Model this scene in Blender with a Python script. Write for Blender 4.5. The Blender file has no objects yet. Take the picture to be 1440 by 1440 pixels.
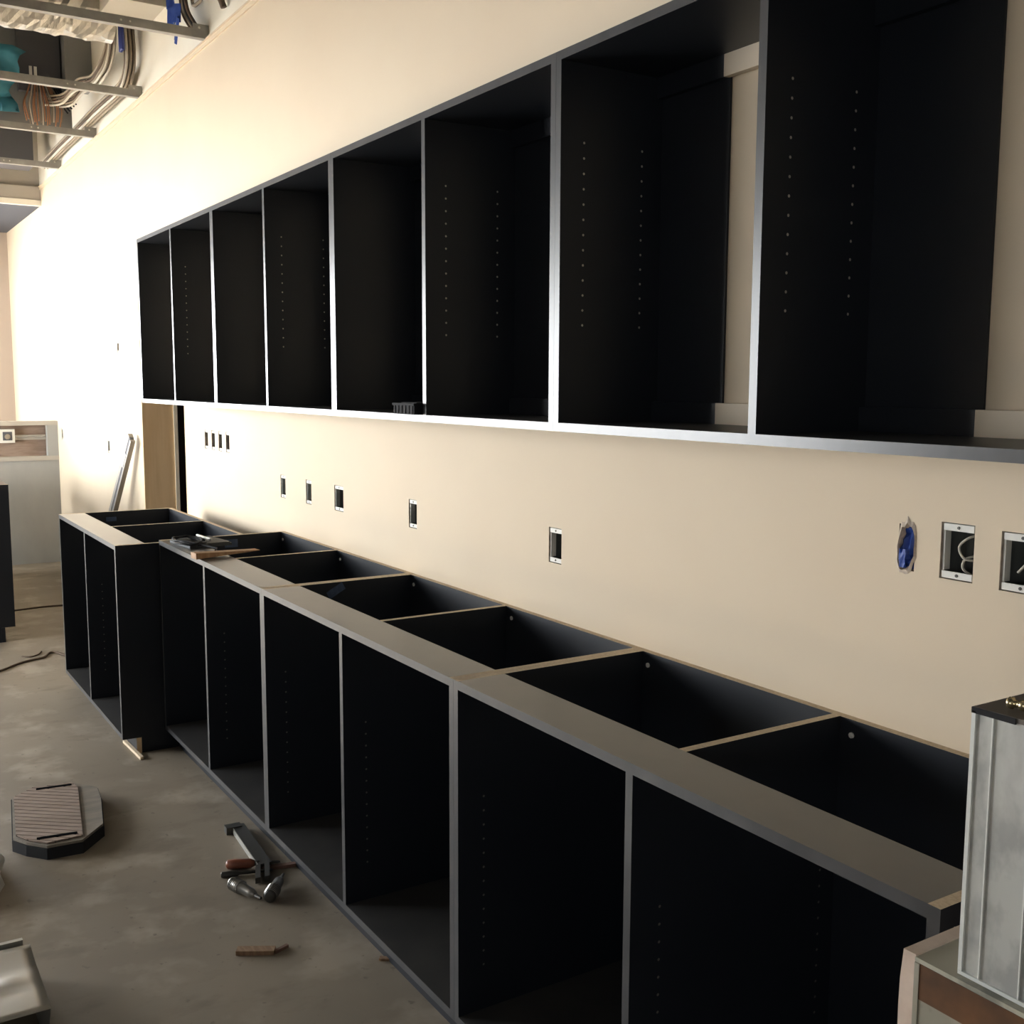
import bpy, math, random
from mathutils import Vector, Matrix
random.seed(7)
scene = bpy.context.scene
C = scene.collection

# ------------------------------------------------------------------ camera
FPX, YAW, PITCH, ROLL = 1528.4, 1.0069, 0.1184, 0.0039
CAM = Vector((0.0, -1.6488, 1.514))
fwd0 = Vector((-math.sin(YAW), math.cos(YAW), 0)); rgt0 = Vector((math.cos(YAW), math.sin(YAW), 0)); up0 = Vector((0, 0, 1))
fwd = fwd0*math.cos(PITCH) - up0*math.sin(PITCH); upv = up0*math.cos(PITCH) + fwd0*math.sin(PITCH)
rgt = rgt0*math.cos(ROLL) + upv*math.sin(ROLL); upv = upv*math.cos(ROLL) - rgt0*math.sin(ROLL)
cd = bpy.data.cameras.new('camera'); cam = bpy.data.objects.new('camera', cd); C.objects.link(cam)
cd.sensor_width = 36.0; cd.sensor_fit = 'HORIZONTAL'; cd.lens = FPX/1440*36.0; cd.clip_start = 0.02; cd.clip_end = 100
cam.matrix_world = Matrix(((rgt.x, upv.x, -fwd.x, CAM.x), (rgt.y, upv.y, -fwd.y, CAM.y), (rgt.z, upv.z, -fwd.z, CAM.z), (0, 0, 0, 1)))
scene.camera = cam

# ------------------------------------------------------------------ sky, light, exposure
scene.view_settings.view_transform = 'Standard'; scene.view_settings.look = 'None'
scene.view_settings.gamma = 1.0; scene.view_settings.use_curve_mapping = False
scene.view_settings.exposure = 0.25
SKY = 21.0
world = bpy.data.worlds.new('sky'); scene.world = world; world.use_nodes = True
wn = world.node_tree; bg = wn.nodes['Background']
bg.inputs[0].default_value = (0.93, 0.97, 1.0, 1); bg.inputs[1].default_value = SKY
WIN = [(-10.6, -8.2, 0.5, 2.45), (-7.9, -5.5, 0.5, 2.45), (1.4, 2.1, 1.1, 2.1)]        # window openings of the front wall, the last added for near fill light (x0, x1, z0, z1)
WINE = [(-4.85, -1.6, 0.3, 2.6)]                                # and of the end wall (y0, y1, z0, z1)
XF = -12.0
YF = -5.0                                                        # the window wall, across the room
sd = bpy.data.lights.new('sun', 'SUN'); sd.energy = 190.0; sd.angle = math.radians(0.6); sd.color = (1.0, 0.95, 0.88)
sun = bpy.data.objects.new('sun', sd); C.objects.link(sun); sun.location = (-8, -12, 9)      # lands on the floor just inside the windows
sun.rotation_euler = Vector((-0.12, 0.62, -0.78)).to_track_quat('-Z', 'Y').to_euler()
def portal(w, h, loc, rot):                                      # portals: sampling guides for the sky in each window opening
    ld = bpy.data.lights.new('window_portal', 'AREA'); ld.shape = 'RECTANGLE'; ld.size = w; ld.size_y = h; ld.cycles.is_portal = True
    lo = bpy.data.objects.new('window_portal', ld); C.objects.link(lo); lo.location = loc; lo.rotation_euler = rot
for a, b, c, d in WIN: portal(b-a, d-c, ((a+b)/2, YF-0.05, (c+d)/2), (math.radians(90), 0, 0))
for a, b, c, d in WINE: portal(b-a, d-c, (XF-0.05, (a+b)/2, (c+d)/2), (math.radians(90), 0, math.radians(-90)))

# ------------------------------------------------------------------ materials
def mat(name, col, rough=0.6, metal=0.0, spec=0.5, noise=None, bump=None, dust=None, coat=0, trans=0, streak=None):
    m = bpy.data.materials.new(name); m.use_nodes = True
    nt = m.node_tree; N = nt.nodes; L = nt.links; b = N['Principled BSDF']
    b.inputs['Base Color'].default_value = (*col, 1); b.inputs['Roughness'].default_value = rough
    b.inputs['Metallic'].default_value = metal; b.inputs['Specular IOR Level'].default_value = spec
    if coat: b.inputs['Coat Weight'].default_value = coat
    if trans: b.inputs['Transmission Weight'].default_value = trans
    tc = N.new('ShaderNodeTexCoord'); src = None
    def tex(scale, detail=4, stretch=None, rg=0.55):
        n = N.new('ShaderNodeTexNoise'); n.inputs['Scale'].default_value = scale; n.inputs['Detail'].default_value = detail
        n.inputs['Roughness'].default_value = rg
        mp = N.new('ShaderNodeMapping'); L.new(tc.outputs['Object'], mp.inputs['Vector'])
        if stretch: mp.inputs['Scale'].default_value = stretch
        L.new(mp.outputs['Vector'], n.inputs['Vector']); return n
    def ramp(a, fac, p0=0.35, p1=0.65, c0=None, c1=None):
        r = N.new('ShaderNodeValToRGB'); r.color_ramp.elements[0].position = p0; r.color_ramp.elements[1].position = p1
        r.color_ramp.elements[0].color = c0; r.color_ramp.elements[1].color = c1
        L.new(fac, r.inputs[0]); return r
    if noise:                                   # (scale, second colour, p0, p1, stretch)
        for k, (sc, c2, p0, p1, st) in enumerate(noise):
            n = tex(sc, stretch=st); r = ramp(None, n.outputs['Fac'], p0, p1, (0, 0, 0, 1), (1, 1, 1, 1))
            mx = N.new('ShaderNodeMixRGB'); L.new(r.outputs[0], mx.inputs[0])
            if src is None: mx.inputs[1].default_value = (*col, 1)
            else: L.new(src, mx.inputs[1])
            mx.inputs[2].default_value = (*c2, 1); src = mx.outputs[0]
    if dust:                                    # (colour, amount): site dust lying on faces that point up
        g = N.new('ShaderNodeNewGeometry'); sx = N.new('ShaderNodeSeparateXYZ'); L.new(g.outputs['True Normal'], sx.inputs[0])
        mr = N.new('ShaderNodeMapRange'); mr.inputs[1].default_value = 0.6; mr.inputs[2].default_value = 0.95
        L.new(sx.outputs['Z'], mr.inputs[0])
        n = tex(9.0, 6); r = ramp(None, n.outputs['Fac'], 0.25, 0.75, (0.45, 0.45, 0.45, 1), (1, 1, 1, 1))
        mu = N.new('ShaderNodeMath'); mu.operation = 'MULTIPLY'; L.new(mr.outputs[0], mu.inputs[0]); L.new(r.outputs[0], mu.inputs[1])
        m2 = N.new('ShaderNodeMath'); m2.operation = 'MULTIPLY'; L.new(mu.outputs[0], m2.inputs[0]); m2.inputs[1].default_value = dust[1]
        mx = N.new('ShaderNodeMixRGB'); L.new(m2.outputs[0], mx.inputs[0])
        if src is None: mx.inputs[1].default_value = (*col, 1)
        else: L.new(src, mx.inputs[1])
        mx.inputs[2].default_value = (*dust[0], 1); src = mx.outputs[0]
    if src is not None: L.new(src, b.inputs['Base Color'])
    if bump:                                    # (scale, strength, stretch)
        n = tex(bump[0], 5, bump[2] if len(bump) > 2 else None)
        bp = N.new('ShaderNodeBump'); bp.inputs['Strength'].default_value = bump[1]; bp.inputs['Distance'].default_value = 0.01
        L.new(n.outputs['Fac'], bp.inputs['Height']); L.new(bp.outputs['Normal'], b.inputs['Normal'])
    return m

M = {}
M['paint'] = mat('wall_paint', (0.71, 0.595, 0.44), 0.75, noise=[(1.3, (0.68, 0.56, 0.41), 0.35, 0.7, None)], bump=(220, 0.03))
M['board'] = mat('raw_drywall', (0.87, 0.82, 0.70), 0.8, noise=[(2.0, (0.82, 0.75, 0.62), 0.4, 0.7, None)])
M['gyp'] = mat('gypsum_edge', (0.62, 0.52, 0.42), 0.9, noise=[(60, (0.45, 0.37, 0.3), 0.4, 0.6, None)])
M['concrete'] = mat('concrete', (0.265, 0.222, 0.168), 0.62, noise=[(1.1, (0.215, 0.178, 0.132), 0.38, 0.62, None), (4.5, (0.34, 0.29, 0.225), 0.52, 0.68, None), (9, (0.20, 0.165, 0.122), 0.55, 0.7, (1, .5, 1)), (30, (0.17, 0.14, 0.105), 0.64, 0.72, None)], bump=(12, 0.08))
M['grey_wall'] = mat('grey_primed_board', (0.36, 0.355, 0.33), 0.8, noise=[(3, (0.31, 0.31, 0.29), 0.4, 0.65, (1, 1, .5))])
M['shaded_wall_paint'] = mat('shaded_wall_paint', (0.40, 0.33, 0.27), 0.8)  # wall paint darkened to carry the shade on the end wall
M['void'] = mat('dark_recess', (0.008, 0.008, 0.009), 1.0, spec=0.0)
M['level_alu'] = mat('dull_level_aluminium', (0.30, 0.27, 0.235), 0.5, 0.3)
M['cap'] = mat('brown_grey_cap', (0.105, 0.09, 0.076), 0.6)
M['block'] = mat('grey_block', (0.30, 0.285, 0.26), 0.85)
M['deck'] = mat('ceiling_deck', (0.10, 0.105, 0.115), 0.9)
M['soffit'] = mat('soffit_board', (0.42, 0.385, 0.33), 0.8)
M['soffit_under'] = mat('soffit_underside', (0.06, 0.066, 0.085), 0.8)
M['black'] = mat('black_melamine', (0.0105, 0.013, 0.0185), 0.40, spec=0.4, dust=((0.13, 0.12, 0.105), 0.40))
M['edge'] = mat('grey_edge_band', (0.055, 0.055, 0.058), 0.30, spec=0.6, noise=[(14, (0.04, 0.04, 0.042), 0.45, 0.7, (1, 1, .3))], dust=((0.085, 0.077, 0.065), 0.7))
M['raw'] = mat('raw_particle_board', (0.66, 0.54, 0.38), 0.8, noise=[(180, (0.55, 0.43, 0.29), 0.4, 0.65, None)])
M['rail'] = mat('pale_hanging_rail', (0.66, 0.56, 0.43), 0.7)
M['hole'] = mat('pin_hole_board', (0.55, 0.50, 0.42), 0.7)
M['hole_dark'] = mat('dark_pin_hole', (0.20, 0.18, 0.15), 0.7)  # darker pin-hole colour for the base cabinets
M['lumber'] = mat('pine_lumber', (0.80, 0.60, 0.37), 0.7, noise=[(3, (0.72, 0.52, 0.30), 0.4, 0.6, (6, 6, .5)), (7, (0.22, 0.12, 0.05), 0.7, 0.74, (1, 1, .6))])
M['ply'] = mat('plywood', (0.30, 0.22, 0.17), 0.75, noise=[(4, (0.22, 0.15, 0.11), 0.4, 0.6, (1, 1, 6))])
M['galv'] = mat('galvanised_steel', (0.50, 0.51, 0.48), 0.45, 0.35, noise=[(26, (0.36, 0.365, 0.35), 0.45, 0.6, (1, 1, .6)), (7, (0.60, 0.60, 0.57), 0.5, 0.7, (1, 1, .4))])
M['galv_dull'] = mat('dull_galvanised_steel', (0.40, 0.39, 0.36), 0.55, 0.5, noise=[(9, (0.31, 0.30, 0.28), 0.4, 0.65, None)])
M['steel'] = mat('bright_steel', (0.55, 0.54, 0.50), 0.38, 0.75)
M['sheet'] = mat('sheet_steel', (0.50, 0.48, 0.43), 0.42, 0.55)
M['hem'] = mat('bright_galvanised_hem', (0.72, 0.73, 0.70), 0.4, 0.2)
M['chrome'] = mat('scuffed_chrome', (0.30, 0.29, 0.27), 0.35, 0.8)
M['dark_steel'] = mat('dark_tool_steel', (0.075, 0.072, 0.066), 0.45, 0.6)
M['alu'] = mat('aluminium', (0.66, 0.62, 0.55), 0.45, 0.5)
M['foil'] = mat('foil_insulation', (0.62, 0.585, 0.52), 0.35, 0.7, bump=(11, 1.0, (1, 1.6, 1)))
M['beige_metal'] = mat('beige_metal', (0.52, 0.48, 0.40), 0.55)
M['grey_paint'] = mat('grey_enclosure_paint', (0.20, 0.20, 0.195), 0.5)
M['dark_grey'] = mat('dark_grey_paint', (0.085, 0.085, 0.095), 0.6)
M['blue_tarp'] = mat('blue_tarpaulin', (0.05, 0.25, 0.34), 0.5, bump=(8, 0.5))
M['blue'] = mat('blue_tape', (0.018, 0.06, 0.30), 0.5, bump=(30, 0.5))
M['blue_label'] = mat('dark_blue_tape', (0.035, 0.06, 0.12), 0.5)
M['cable'] = mat('grey_cable', (0.30, 0.25, 0.19), 0.8, spec=0.15)
M['cable_brown'] = mat('brown_cable', (0.13, 0.095, 0.07), 0.8, spec=0.15)
M['cable_blue'] = mat('blue_cable', (0.05, 0.07, 0.28), 0.45)
M['wire_black'] = mat('black_wire', (0.02, 0.02, 0.022), 0.7, spec=0.2)
M['copper'] = mat('copper_wire', (0.50, 0.24, 0.13), 0.4, 0.4)
M['wire_white'] = mat('white_wire', (0.60, 0.56, 0.48), 0.7, spec=0.2)
M['box_in'] = mat('steel_box_inside', (0.16, 0.165, 0.155), 0.5, 0.4, noise=[(30, (0.09, 0.095, 0.09), 0.4, 0.6, (1, 1, .3))])
M['ear'] = mat('white_box_ear', (0.72, 0.70, 0.64), 0.5)
M['rubber'] = mat('black_rubber', (0.02, 0.02, 0.022), 0.8, spec=0.2)
M['rib_wood'] = mat('worn_pink_wood', (0.30, 0.225, 0.18), 0.7, noise=[(8, (0.24, 0.175, 0.135), 0.4, 0.65, (4, 1, 1)), (40, (0.12, 0.08, 0.06), 0.7, 0.74, None)])
M['rib_plain'] = mat('dusty_wood', (0.225, 0.195, 0.155), 0.75, noise=[(8, (0.17, 0.15, 0.12), 0.4, 0.65, (4, 1, 1))])
M['red_handle'] = mat('red_plastic', (0.20, 0.06, 0.03), 0.4)
M['red_wood'] = mat('reddish_wood', (0.16, 0.085, 0.06), 0.7)
M['scrap'] = mat('scrap_wood', (0.30, 0.19, 0.11), 0.7, noise=[(20, (0.22, 0.13, 0.075), 0.4, 0.6, (1, 5, 1))])
M['shim'] = mat('cedar_shim', (0.42, 0.25, 0.135), 0.7, noise=[(10, (0.33, 0.18, 0.09), 0.4, 0.6, (5, 1, 1))])
M['rust'] = mat('rusty_brown_metal', (0.15, 0.066, 0.026), 0.5, 0.1, noise=[(12, (0.08, 0.038, 0.018), 0.4, 0.6, None)])
M['olive'] = mat('olive_grey_metal', (0.30, 0.28, 0.22), 0.55, 0.2, noise=[(9, (0.38, 0.365, 0.31), 0.45, 0.65, None), (14, (0.14, 0.135, 0.11), 0.6, 0.72, None)])
M['pale_board'] = mat('pale_board_edge', (0.62, 0.50, 0.41), 0.85, noise=[(20, (0.54, 0.42, 0.34), 0.4, 0.6, None)])
M['dusty_top'] = mat('scuffed_metal_top', (0.42, 0.40, 0.32), 0.6, 0.1, noise=[(18, (0.22, 0.215, 0.18), 0.45, 0.6, None)])
M['brass'] = mat('brass', (0.60, 0.50, 0.30), 0.25, 0.9)
M['plastic_grey'] = mat('grey_plastic', (0.055, 0.06, 0.062), 0.6, spec=0.25, dust=((0.10, 0.10, 0.095), 0.6))
M['film'] = mat('clear_plastic_film', (0.80, 0.78, 0.74), 0.35, trans=0.35, bump=(20, 0.6))
M['label'] = mat('white_label', (0.75, 0.73, 0.68), 0.6)

# ------------------------------------------------------------------ mesh helpers
class MB:
    def __init__(s): s.v = []; s.f = []; s.m = []
    def poly(s, pts, mi=0):
        i = len(s.v); s.v += [tuple(p) for p in pts]; s.f.append(tuple(range(i, i+len(pts)))); s.m.append(mi)
    def box(s, x0, x1, y0, y1, z0, z1, mi=0, front=None, top=None, right=None):
        i = len(s.v)
        s.v += [(x0, y0, z0), (x1, y0, z0), (x1, y1, z0), (x0, y1, z0), (x0, y0, z1), (x1, y0, z1), (x1, y1, z1), (x0, y1, z1)]
        for f, k in (((0, 3, 2, 1), mi), ((4, 5, 6, 7), top if top is not None else mi), ((0, 1, 5, 4), front if front is not None else mi),
                     ((1, 2, 6, 5), right if right is not None else mi), ((2, 3, 7, 6), mi), ((3, 0, 4, 7), mi)):
            s.f.append(tuple(i+j for j in f)); s.m.append(k)
        return s
    def obox(s, c, ax, ay, az, mi=0):           # box from centre and three half-axis vectors
        c = Vector(c); ax, ay, az = Vector(ax), Vector(ay), Vector(az); i = len(s.v)
        for sz in (-1, 1):
            for sx, sy in ((-1, -1), (1, -1), (1, 1), (-1, 1)): s.v.append(tuple(c+ax*sx+ay*sy+az*sz))
        for f in ((0, 3, 2, 1), (4, 5, 6, 7), (0, 1, 5, 4), (1, 2, 6, 5), (2, 3, 7, 6), (3, 0, 4, 7)):
            s.f.append(tuple(i+j for j in f)); s.m.append(mi)
        return s
    def prism(s, poly, ax, a, b, mi=0, rule=None):   # polygon (2D) extruded along axis ax from a to b; rule(normal)->material
        n = len(poly); i = len(s.v)
        def P(p, t): return {0: (t, p[0], p[1]), 1: (p[0], t, p[1]), 2: (p[0], p[1], t)}[ax]
        s.v += [P(p, a) for p in poly] + [P(p, b) for p in poly]
        area = sum(poly[k][0]*poly[(k+1) % n][1]-poly[(k+1) % n][0]*poly[k][1] for k in range(n))
        s.f.append(tuple(i+k for k in range(n))); s.m.append(mi); s.f.append(tuple(i+n+k for k in reversed(range(n)))); s.m.append(mi)
        for k in range(n):
            j = (k+1) % n; s.f.append((i+k, i+n+k, i+n+j, i+j))
            d = (poly[j][0]-poly[k][0], poly[j][1]-poly[k][1]); nn = (d[1], -d[0]) if area > 0 else (-d[1], d[0])
            s.m.append(rule(nn) if rule else mi)
        return s
    def grid(s, g, mi=0):                       # rows of points sharing vertices
        i = len(s.v); n = len(g[0])
        for r in g: s.v += [tuple(p) for p in r]
        for a in range(len(g)-1):
            for b in range(n-1): s.f.append((i+a*n+b, i+(a+1)*n+b, i+(a+1)*n+b+1, i+a*n+b+1)); s.m.append(mi)
        return s
    def tube(s, pts, r, n=6, mi=0, r2=None):
        pts = [Vector(p) for p in pts]; i = len(s.v); K = len(pts); up = None
        for k, p in enumerate(pts):
            t = (pts[min(k+1, K-1)]-pts[max(k-1, 0)]).normalized()
            a = Vector((0, 0, 1)) if abs(t.z) < .9 else Vector((1, 0, 0))
            u = t.cross(a).normalized() if up is None else (up - t*up.dot(t)).normalized(); up = u
            w = t.cross(u); rr = r if r2 is None else r+(r2-r)*k/(K-1)
            for q in range(n):
                an = 2*math.pi*q/n; s.v.append(tuple(p+(u*math.cos(an)+w*math.sin(an))*rr))
        for k in range(K-1):
            for q in range(n):
                q2 = (q+1) % n; s.f.append((i+k*n+q, i+k*n+q2, i+(k+1)*n+q2, i+(k+1)*n+q)); s.m.append(mi)
        s.f.append(tuple(i+q for q in reversed(range(n)))); s.m.append(mi)
        s.f.append(tuple(i+(K-1)*n+q for q in range(n))); s.m.append(mi)
        return s
    def lathe(s, c, axis, prof, n=12, mi=0):    # prof: (distance along axis, radius)
        a = Vector(axis).normalized(); return s._rings([(Vector(c)+a*d, r) for d, r in prof], a, n, mi)
    def _rings(s, rings, a, n, mi):
        b = Vector((0, 0, 1)) if abs(a.z) < .9 else Vector((1, 0, 0)); u = a.cross(b).normalized(); w = a.cross(u); i = len(s.v)
        for p, r in rings:
            for q in range(n):
                an = 2*math.pi*q/n; s.v.append(tuple(p+(u*math.cos(an)+w*math.sin(an))*r))
        for k in range(len(rings)-1):
            for q in range(n):
                q2 = (q+1) % n; s.f.append((i+k*n+q, i+k*n+q2, i+(k+1)*n+q2, i+(k+1)*n+q)); s.m.append(mi)
        s.f.append(tuple(i+q for q in reversed(range(n)))); s.m.append(mi)
        s.f.append(tuple(i+(len(rings)-1)*n+q for q in range(n))); s.m.append(mi)
        return s
    def build(s, name, mats, parent=None, smooth=False, fix=True):
        me = bpy.data.meshes.new(name); me.from_pydata(s.v, [], s.f)
        for m in (mats if isinstance(mats, (list, tuple)) else [mats]): me.materials.append(M[m])
        me.polygons.foreach_set('material_index', s.m)
        if smooth: me.polygons.foreach_set('use_smooth', [True]*len(me.polygons))
        if fix:
            import bmesh
            bm = bmesh.new(); bm.from_mesh(me); bmesh.ops.recalc_face_normals(bm, faces=bm.faces); bm.to_mesh(me); bm.free()
        o = bpy.data.objects.new(name, me); C.objects.link(o)
        if parent: o.parent = parent
        return o

def spline(pts, n=8):                           # Catmull-Rom through points
    P = [Vector(p) for p in pts]; out = []
    for i in range(len(P)-1):
        a = P[max(i-1, 0)]; b = P[i]; c = P[i+1]; d = P[min(i+2, len(P)-1)]
        for k in range(n):
            t = k/n; out.append(0.5*((2*b)+(c-a)*t+(2*a-5*b+4*c-d)*t*t+(3*b-a-3*c+d)*t**3))
    out.append(P[-1]); return out
def thing(name, label, cat, loc=(0, 0, 0), rz=0.0, group=None):
    o = bpy.data.objects.new(name, None); C.objects.link(o); o.location = loc; o.rotation_euler = (0, 0, rz); o.empty_display_size = 0.1
    return tag(o, label, cat, group)
def tag(o, label, cat, group=None, kind=None):
    o['label'] = label; o['category'] = cat
    if group: o['group'] = group
    if kind: o['kind'] = kind
    return o
def struct(o, label=None):
    o['kind'] = 'structure'
    if label: o['label'] = label
    return o
def dup(root, loc, label, rz=None):
    r = root.copy(); C.objects.link(r); r.location = loc; r['label'] = label
    if rz is not None: r.rotation_euler = (0, 0, rz)
    for ch in list(root.children):
        c = ch.copy(); C.objects.link(c); c.parent = r
        for g in ch.children:
            d = g.copy(); C.objects.link(d); d.parent = c
    return r
def slab_with_holes(x0, x1, z0, z1, y0, y1, holes):   # wall slab in the x-z plane with rectangular openings cut through
    mb = MB(); xs = sorted({x0, x1, *[h[0] for h in holes], *[h[1] for h in holes]}); zs = sorted({z0, z1, *[h[2] for h in holes], *[h[3] for h in holes]})
    xs = [x for x in xs if x0 <= x <= x1]; zs = [z for z in zs if z0 <= z <= z1]
    def solid(i, j):
        if not (0 <= i < len(xs)-1 and 0 <= j < len(zs)-1): return False
        cx = (xs[i]+xs[i+1])/2; cz = (zs[j]+zs[j+1])/2
        return not any(h[0] < cx < h[1] and h[2] < cz < h[3] for h in holes)
    for i in range(len(xs)-1):
        for j in range(len(zs)-1):
            if not solid(i, j): continue
            a, b, c, d = xs[i], xs[i+1], zs[j], zs[j+1]
            mb.poly([(a, y0, c), (b, y0, c), (b, y0, d), (a, y0, d)]); mb.poly([(a, y1, d), (b, y1, d), (b, y1, c), (a, y1, c)])
            if not solid(i-1, j): mb.poly([(a, y0, c), (a, y0, d), (a, y1, d), (a, y1, c)], 1)
            if not solid(i+1, j): mb.poly([(b, y0, c), (b, y1, c), (b, y1, d), (b, y0, d)], 1)
            if not solid(i, j-1): mb.poly([(a, y0, c), (a, y1, c), (b, y1, c), (b, y0, c)], 1)
            if not solid(i, j+1): mb.poly([(a, y0, d), (b, y0, d), (b, y1, d), (a, y1, d)], 1)
    return mb

# ------------------------------------------------------------------ the room
XN, ZC, ZG = 3.0, 4.3, 3.12          # end wall, near wall, deck, ceiling grid line
DOOR = (-6.84, -5.90, 0.0, 2.08)
OUTLETS = [  # x centre, z centre, w, h, label
    (-7.405, 1.736, 0.05, 0.075, 'small empty outlet box high on the glaring wall beside the upper cabinets'),
    (-7.793, 1.072, 0.058, 0.095, 'empty outlet box in the wall left of the leaning level'),
    (-9.50, 1.085, 0.058, 0.095, 'outlet box in the wall close beside the grey half wall'),
    (-5.530, 1.222, 0.052, 0.098, 'first slot from the doorway in the row of four outlet boxes'),
    (-5.415, 1.222, 0.052, 0.098, 'second slot from the doorway in the row of four outlet boxes'),
    (-5.300, 1.222, 0.052, 0.098, 'third slot from the doorway in the row of four outlet boxes'),
    (-5.185, 1.222, 0.052, 0.098, 'fourth slot from the doorway in the row of four outlet boxes'),
    (-4.443, 1.069, 0.058, 0.098, 'outlet box below the upper cabinets, left one of a loose group of three'),
    (-4.152, 1.070, 0.058, 0.098, 'outlet box below the upper cabinets, middle one of a loose group of three'),
    (-3.846, 1.072, 0.085, 0.098, 'wider outlet box below the upper cabinets, right one of a loose group of three'),
    (-3.228, 1.077, 0.058, 0.096, 'lone outlet box below the small black box on the upper cabinets'),
    (-2.389, 1.078, 0.060, 0.096, 'lone outlet box with white ears in mid wall, under the double cabinet seam'),
    (-1.163, 1.225, 0.066, 0.100, 'outlet box with looped pale wires just right of the blue torn hole'),
    (-1.043, 1.222, 0.074, 0.100, 'outlet box with one pale wire, rightmost on the wall'),
]
TORN = (-1.284, -1.249, 1.178, 1.262)
holes = [DOOR] + [(x-w/2, x+w/2, z-h/2, z+h/2) for x, z, w, h, _ in OUTLETS] + [TORN]
wr = struct(slab_with_holes(XF, XN, 0, ZG, 0, 0.016, holes).build('wall_right', ['paint', 'gyp']), 'cream painted drywall behind the black cabinets')
struct(MB().box(XF, XN, 0.0, 0.016, ZG, ZC).build('wall_right_upper', 'board'), 'raw cream drywall above the ceiling grid line')
struct(slab_with_holes(XF, XN, 0, ZC, 0.184, 0.2, [DOOR]).build('wall_right_rear', ['board', 'gyp']))
struct(MB().box(XF, XN, -5.2, 1.6, -0.1, 0).build('floor', 'concrete'), 'bare dusty concrete slab')
struct(MB().box(XF, XN, -5.2, 1.6, ZC, ZC+0.1).build('ceiling', 'deck'), 'dark deck above the open ceiling')
we = slab_with_holes(-5.2, 1.6, 0, ZC, 0, 0.12, WINE); we.v = [(XF-v[1], v[0], v[2]) for v in we.v]
struct(we.build('wall_end', ['shaded_wall_paint', 'gyp']), 'end wall with shade in its darker tan colour')
for (a, b, c, d) in WINE:
    w = MB(); t = 0.05
    for (p, q, r, s_) in ((a, a+t, c, d), (b-t, b, c, d), ((a+b)/2-t/2, (a+b)/2+t/2, c, d), (a, b, c, c+t), (a, b, d-t, d)): w.box(XF-0.1, XF-0.03, p, q, r, s_)
    struct(w.build('window_4', 'alu'))
struct(MB().box(XN, XN+0.12, -5.2, 1.6, 0, ZC).build('wall_near', 'block'))
struct(slab_with_holes(XF, XN, 0, ZC, YF-0.2, YF, WIN).build('wall_front', ['block', 'gyp']))
for k, (a, b, c, d) in enumerate(WIN):
    w = MB(); t = 0.05
    for (p, q, r, s_) in ((a, a+t, c, d), (b-t, b, c, d), ((a+b)/2-t/2, (a+b)/2+t/2, c, d), (a, b, c, c+t), (a, b, d-t, d)): w.box(p, q, YF-0.14, YF-0.06, r, s_)
    struct(w.build('window_%d' % (k+1), 'alu'))  # the last one frames the added fill opening
# doorway: pine jambs, header, dark passage beyond
j = MB().box(DOOR[0], DOOR[0]+0.02, -0.004, 0.184, 0, DOOR[3])
jo = struct(j.build('door_1', 'lumber'), 'raw pine jamb of the open doorway beside the base cabinets')
MB().box(DOOR[0]+0.001, DOOR[0]+0.03, 0.184, 0.206, 0, DOOR[3]).build('far_casing', 'board', jo)
MB().box(DOOR[1]-0.02, DOOR[1], -0.0, 0.2, 0, DOOR[3]).build('near_jamb', 'lumber', jo)
MB().box(DOOR[0]+0.02, DOOR[1]-0.02, -0.0, 0.2, DOOR[3]-0.02, DOOR[3]).build('header', 'lumber', jo)
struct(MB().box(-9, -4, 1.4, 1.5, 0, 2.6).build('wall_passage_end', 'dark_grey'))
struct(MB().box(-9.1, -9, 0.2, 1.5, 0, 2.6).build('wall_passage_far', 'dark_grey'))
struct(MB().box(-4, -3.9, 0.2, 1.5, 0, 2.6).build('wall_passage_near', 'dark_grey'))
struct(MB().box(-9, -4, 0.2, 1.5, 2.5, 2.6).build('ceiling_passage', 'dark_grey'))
# bead and wall angle where the painted board stops
tr = MB(); tr.box(-10.0, XN, -0.008, 0, ZG-0.022, ZG); tr.box(-10.0, XN, -0.016, 0, ZG-0.002, ZG+0.004)
struct(tr.build('trim_1', 'paint'), 'edge bead along the top of the painted board')
# lowered soffit at the far end of the room
so = struct(MB().box(XF, -10.0, YF, 0, 3.005, 3.12).build('ceiling_soffit', ['soffit']), 'lowered boarded soffit at the far end')
MB().box(XF, -10.04, YF, 0, 3.12, 3.6).build('upstand', 'soffit', so)
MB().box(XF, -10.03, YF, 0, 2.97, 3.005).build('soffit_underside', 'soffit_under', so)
MB().box(-10.03, -9.985, YF, 0, 2.965, 3.01).build('edge_trim', 'board', so)
# unseen panel added to keep window light off the upper wall
struct(MB().box(XF, -3.2, -2.2, -2.0, 2.35, ZC).build('ceiling_light_blocker', 'soffit'))
# grey half wall
hw = struct(MB().box(-9.82, -9.70, -2.4, 0.0, 0, 0.86).build('wall_half', 'grey_wall'), 'grey primed half wall with an open cavity along its top')
MB().box(-9.83, -9.69, -2.4, 0.0, 1.15, 1.185).build('cap', 'soffit', hw)
MB().box(-9.82, -9.695, -0.085, 0.0, 0.86, 1.15).build('end_post', 'grey_wall', hw)
MB().box(-9.82, -9.69, -2.4, 0.0, 0.86, 0.895).build('ledge', 'soffit', hw)
MB().box(-9.80, -9.765, -2.4, -0.085, 0.895, 1.15).build('plywood_backing', 'ply', hw)
MB().box(-9.755, -9.74, -2.4, -0.085, 1.03, 1.07).build('cavity_batten', 'soffit', hw)

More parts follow.
